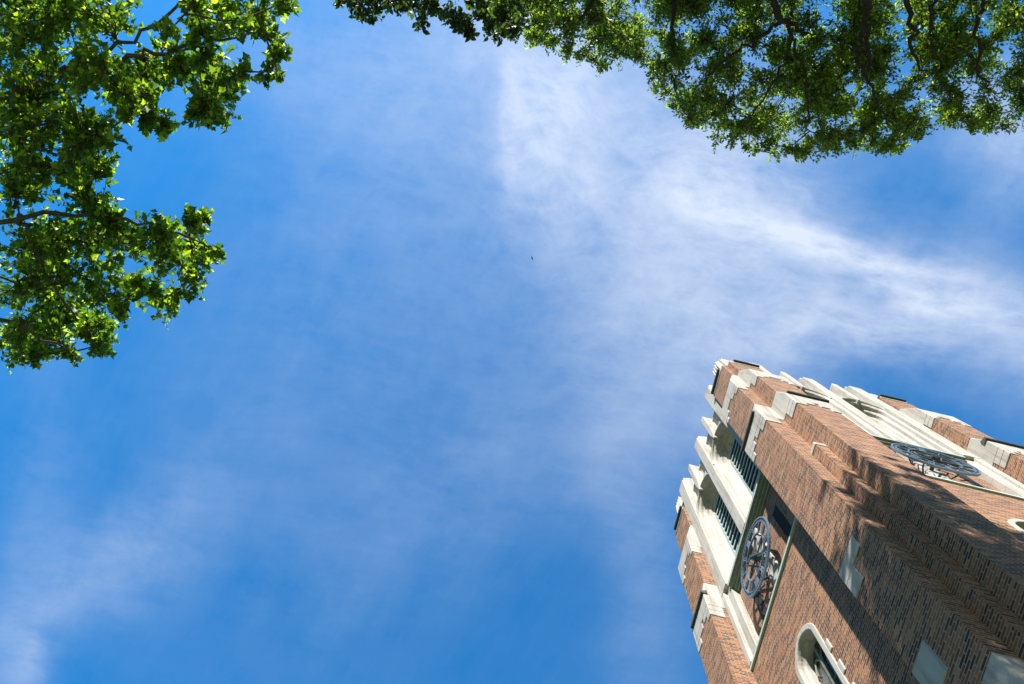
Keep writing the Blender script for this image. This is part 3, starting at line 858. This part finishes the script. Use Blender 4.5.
for x, y, r, k, n in spec:
    for j in range(n + (2 if x < 105 else 1)):
        h = HL + rng.uniform(-0.9, 1.8)
        x2, y2 = x + rng.normal() * r * 0.22, y + rng.normal() * r * 0.22
        p = np.array(pL(x2, y2, h)); dist = np.linalg.norm(p - np.array([0, 0, EYE]))
        cl.append((p, r * dist / FPX * 0.95, k))
for _ in range(70):                              # the rest of the crown, beyond the picture's edge
    h = rng.uniform(8.5, 15); x, y = rng.uniform(-330, -20), rng.uniform(-160, 420)
    if x > -110 and y > 330: continue
    cl.append((np.array(pL(x, y, h)), rng.uniform(0.5, 0.8), 1))
for _ in range(24):
    cl.append((np.array(pL(rng.uniform(-20, 260), rng.uniform(-150, -20), rng.uniform(12.5, 14.5))), rng.uniform(0.5, 0.7), 1))
tree('maple_tree', 'bright green tree with large lobed leaves reaching in from the left', baseL, limbsL, cl, 'maple', LEAF_A, rng, 0.34, 13, 12, 0.098, 0.12, 0.7)

# ---- small-leaved tree, upper right
rng = np.random.default_rng(5)
HR = 19.0
baseR = (-12.5, -5.0, 0.0)
forkR = (-11.0, -4.9, 9.5)
limbsR = [
    ([forkR, v3(740, -170, 15.10), v3(768, -20, 16.20), v3(776, 12, 16.60), v3(792, 26, 16.80), v3(806, 33, 17.00)], 0.14, 0.028),
    ([v3(783, 20, 16.70), v3(760, 38, 17.00), v3(740, 46, 17.10), v3(712, 70, 17.20), v3(700, 85, 17.20)], 0.05, 0.012),
    ([v3(788, 24, 16.75), v3(792, 45, 16.90), v3(784, 66, 17.00), v3(768, 88, 17.10), v3(752, 120, 17.20)], 0.045, 0.012),
    ([v3(792, 30, 16.80), v3(800, 60, 16.90), v3(806, 90, 17.00), v3(808, 120, 17.10)], 0.04, 0.010),
    ([forkR, v3(850, -180, 14.10), v3(869, -20, 15.40), v3(868, 15, 15.70), v3(860, 40, 15.90), v3(855, 58, 16.00), v3(866, 80, 16.20), v3(876, 100, 16.40), v3(890, 125, 16.50)], 0.10, 0.010),
    ([v3(866, 25, 15.80), v3(866, 45, 15.90), v3(872, 70, 16.10)], 0.06, 0.02),
    ([forkR, v3(900, -160, 14.60), v3(908, -10, 16.00), v3(912, 30, 16.40), v3(914, 55, 16.60), v3(926, 76, 16.80)], 0.10, 0.012),
    ([v3(936, -60, 15.60), v3(935, 0, 16.00), v3(932, 25, 16.30), v3(928, 42, 16.50), v3(945, 58, 16.70)], 0.06, 0.012),
    ([forkR, v3(980, -140, 14.60), v3(985, -10, 16.20), v3(975, 30, 16.60), v3(978, 60, 16.80), v3(990, 90, 17.00)], 0.10, 0.012),
    ([v3(740, -170, 15.10), v3(650, -90, 17.10), v3(600, -20, 17.60), v3(580, 20, 18.00)], 0.12, 0.02),
    ([v3(740, -170, 15.10), v3(690, -60, 17.10), v3(672, 10, 17.60), v3(672, 60, 18.20)], 0.10, 0.02),
]
edge = [(490, 14), (505, 26), (520, 26), (545, 36), (580, 52), (602, 60), (622, 48), (648, 56), (657, 84), (678, 96), (698, 122), (724, 138), (752, 147), (780, 150), (805, 144), (832, 150), (852, 138), (878, 142), (906, 140), (926, 118), (950, 113), (985, 122), (1010, 120), (1060, 126)]
ex = [e[0] for e in edge]; ey = [e[1] + 10 for e in edge]
holes = [(822, 6, 13), (905, 74, 8), (925, 92, 6), (760, 62, 6), (690, 75, 5)]
cl = []
tries = 0
def hcap(x, y): return np.interp(x, [480, 640, 700, 780, 860, 1060], [22.5, 21.4, 22.0, 21.6, 20.6, 20.0])
while len(cl) < 540 and tries < 15000:
    tries += 1
    x = rng.uniform(490, 1060); y = rng.uniform(-20, 152)
    ye = np.interp(x, ex, ey)
    r = rng.uniform(10, 19)
    if y + r * 0.72 > ye: 
        if rng.random() > 0.12 or y > ye - 6: continue
        r = rng.uniform(6, 9)
    if any(math.hypot(x - hx, y - hy) < hr + r * 0.55 for hx, hy, hr in holes): continue
    h = rng.uniform(17.8, hcap(x, y))
    cl.append((np.array(v3(x, y, h)), r * h * 1.05 / FPX, 0.9 if y < ye - 30 else 0.8))
for i in range(60):                              # ragged fringe along the crown's edge
    x = rng.uniform(495, 1040); ye = np.interp(x, ex, ey)
    h = rng.uniform(17.5, hcap(x, 0))
    cl.append((np.array(v3(x, ye - rng.uniform(2, 9), h)), rng.uniform(6, 10) * h / FPX, 0.5))
for _ in range(330):                             # the crown goes on beyond the picture's edge
    x, y = rng.uniform(520, 1120), rng.uniform(-260, -20)
    cl.append((np.array(v3(x, y, rng.uniform(15, 23))), rng.uniform(0.6, 1.0), 0.8))
for _ in range(250):                             # the heavy bough whose shade lies on the tower
    y = rng.uniform(-170, -10); x = rng.uniform(644 + 0.45 * y, 830 + 0.3 * y)
    cl.append((np.array(v3(x, y, rng.uniform(16.6, 21.2))), rng.uniform(0.6, 0.95), 0.9))
tree('elm_tree', 'tall tree with small dense leaves and dark crooked branches hanging over the tower from above', baseR, limbsR, cl, 'elm', LEAF_B, rng, 0.42, 14, 15, 0.084, 0.3, 0.6)

# ---- darker oval-leaved tree at the top, left of the elm
rng = np.random.default_rng(23)
baseC = (-10.5, 5.5, 0.0)
forkC = (-9.0, 4.9, 8.0)
limbsC = [
    ([forkC, v3(420, -190, 12), v3(425, -80, 14), v3(420, -15, 15), v3(395, 8, 15.2)], 0.2, 0.015),
    ([v3(425, -80, 14), v3(460, -20, 15), v3(490, 18, 15.4), v3(515, 30, 15.5)], 0.07, 0.012),
    ([v3(420, -120, 13.2), v3(375, -40, 14.6), v3(358, -2, 15.0), v3(352, 12, 15.1)], 0.07, 0.012),
]
cl = []
for x, y, r, k in [(352, 2, 9, .6), (368, 8, 12, .8), (362, 20, 6, .4), (388, 4, 13, .8), (408, 8, 13, .8), (420, 20, 8, .6), (432, 8, 13, .8), (448, 12, 13, .8), (462, 20, 12, .8), (470, 30, 7, .5), (480, 14, 14, .9), (492, 28, 10, .7), (505, 14, 14, .9), (508, 32, 8, .6), (520, 22, 11, .8), (400, -6, 14, .9), (440, -6, 15, .9), (480, -4, 15, .9), (515, 0, 15, .9), (340, -6, 10, .6), (370, -8, 12, .7)]:
    for j in range(2):
        h = rng.uniform(14.3, 15.8)
        cl.append((np.array(v3(x + rng.normal() * 3, y + rng.normal() * 3, h)), r * h * 1.02 / FPX, k))
for _ in range(70):
    cl.append((np.array(v3(rng.uniform(330, 530), rng.uniform(-240, -18), rng.uniform(11.5, 17))), rng.uniform(0.4, 0.7), 0.8))
tree('linden_tree', 'dark green tree with oval leaves fringing the top edge, beside the larger small-leaved tree', baseC, limbsC, cl, 'linden', LEAF_C, rng, 0.30, 8, 9, 0.105, 0.35, 0.5)

# ------------------------------------------------------------------ a bird, far up
bp = at(532, 258, 62)
bird = empty('bird', bp, 'tiny dark bird flying high in the open sky between the trees and the tower', 'bird')
bm = bmesh.new()
tube(bm, [(-0.15, 0, 0), (-0.11, 0, 0.012), (-0.03, 0, 0.015), (0.05, 0, 0.01), (0.12, 0, 0), (0.20, 0, 0)], [0.006, 0.026, 0.045, 0.04, 0.02, 0.012], 8)
FEATHER = plain_mat('dark_feathers', (0.02, 0.02, 0.022), (0.05, 0.05, 0.05), 0.8)
obj('body', bm, FEATHER, bird)
for sg in (1, -1):
    bm = bmesh.new()
    top = [(-0.06, sg * 0.03, 0.02), (-0.09, sg * 0.14, 0.05), (-0.02, sg * 0.30, 0.035), (0.03, sg * 0.15, 0.045), (0.05, sg * 0.03, 0.015)]
    a = [bm.verts.new(p) for p in top]; b = [bm.verts.new((p[0], p[1], p[2] - 0.008)) for p in top]
    bm.faces.new(a); bm.faces.new(b[::-1])
    for i in range(5): bm.faces.new([a[i], a[(i + 1) % 5], b[(i + 1) % 5], b[i]])
    obj('wing', bm, FEATHER, bird)
bird.rotation_euler = (0, 0, 1.1); bird.scale = (0.55, 0.55, 0.55)
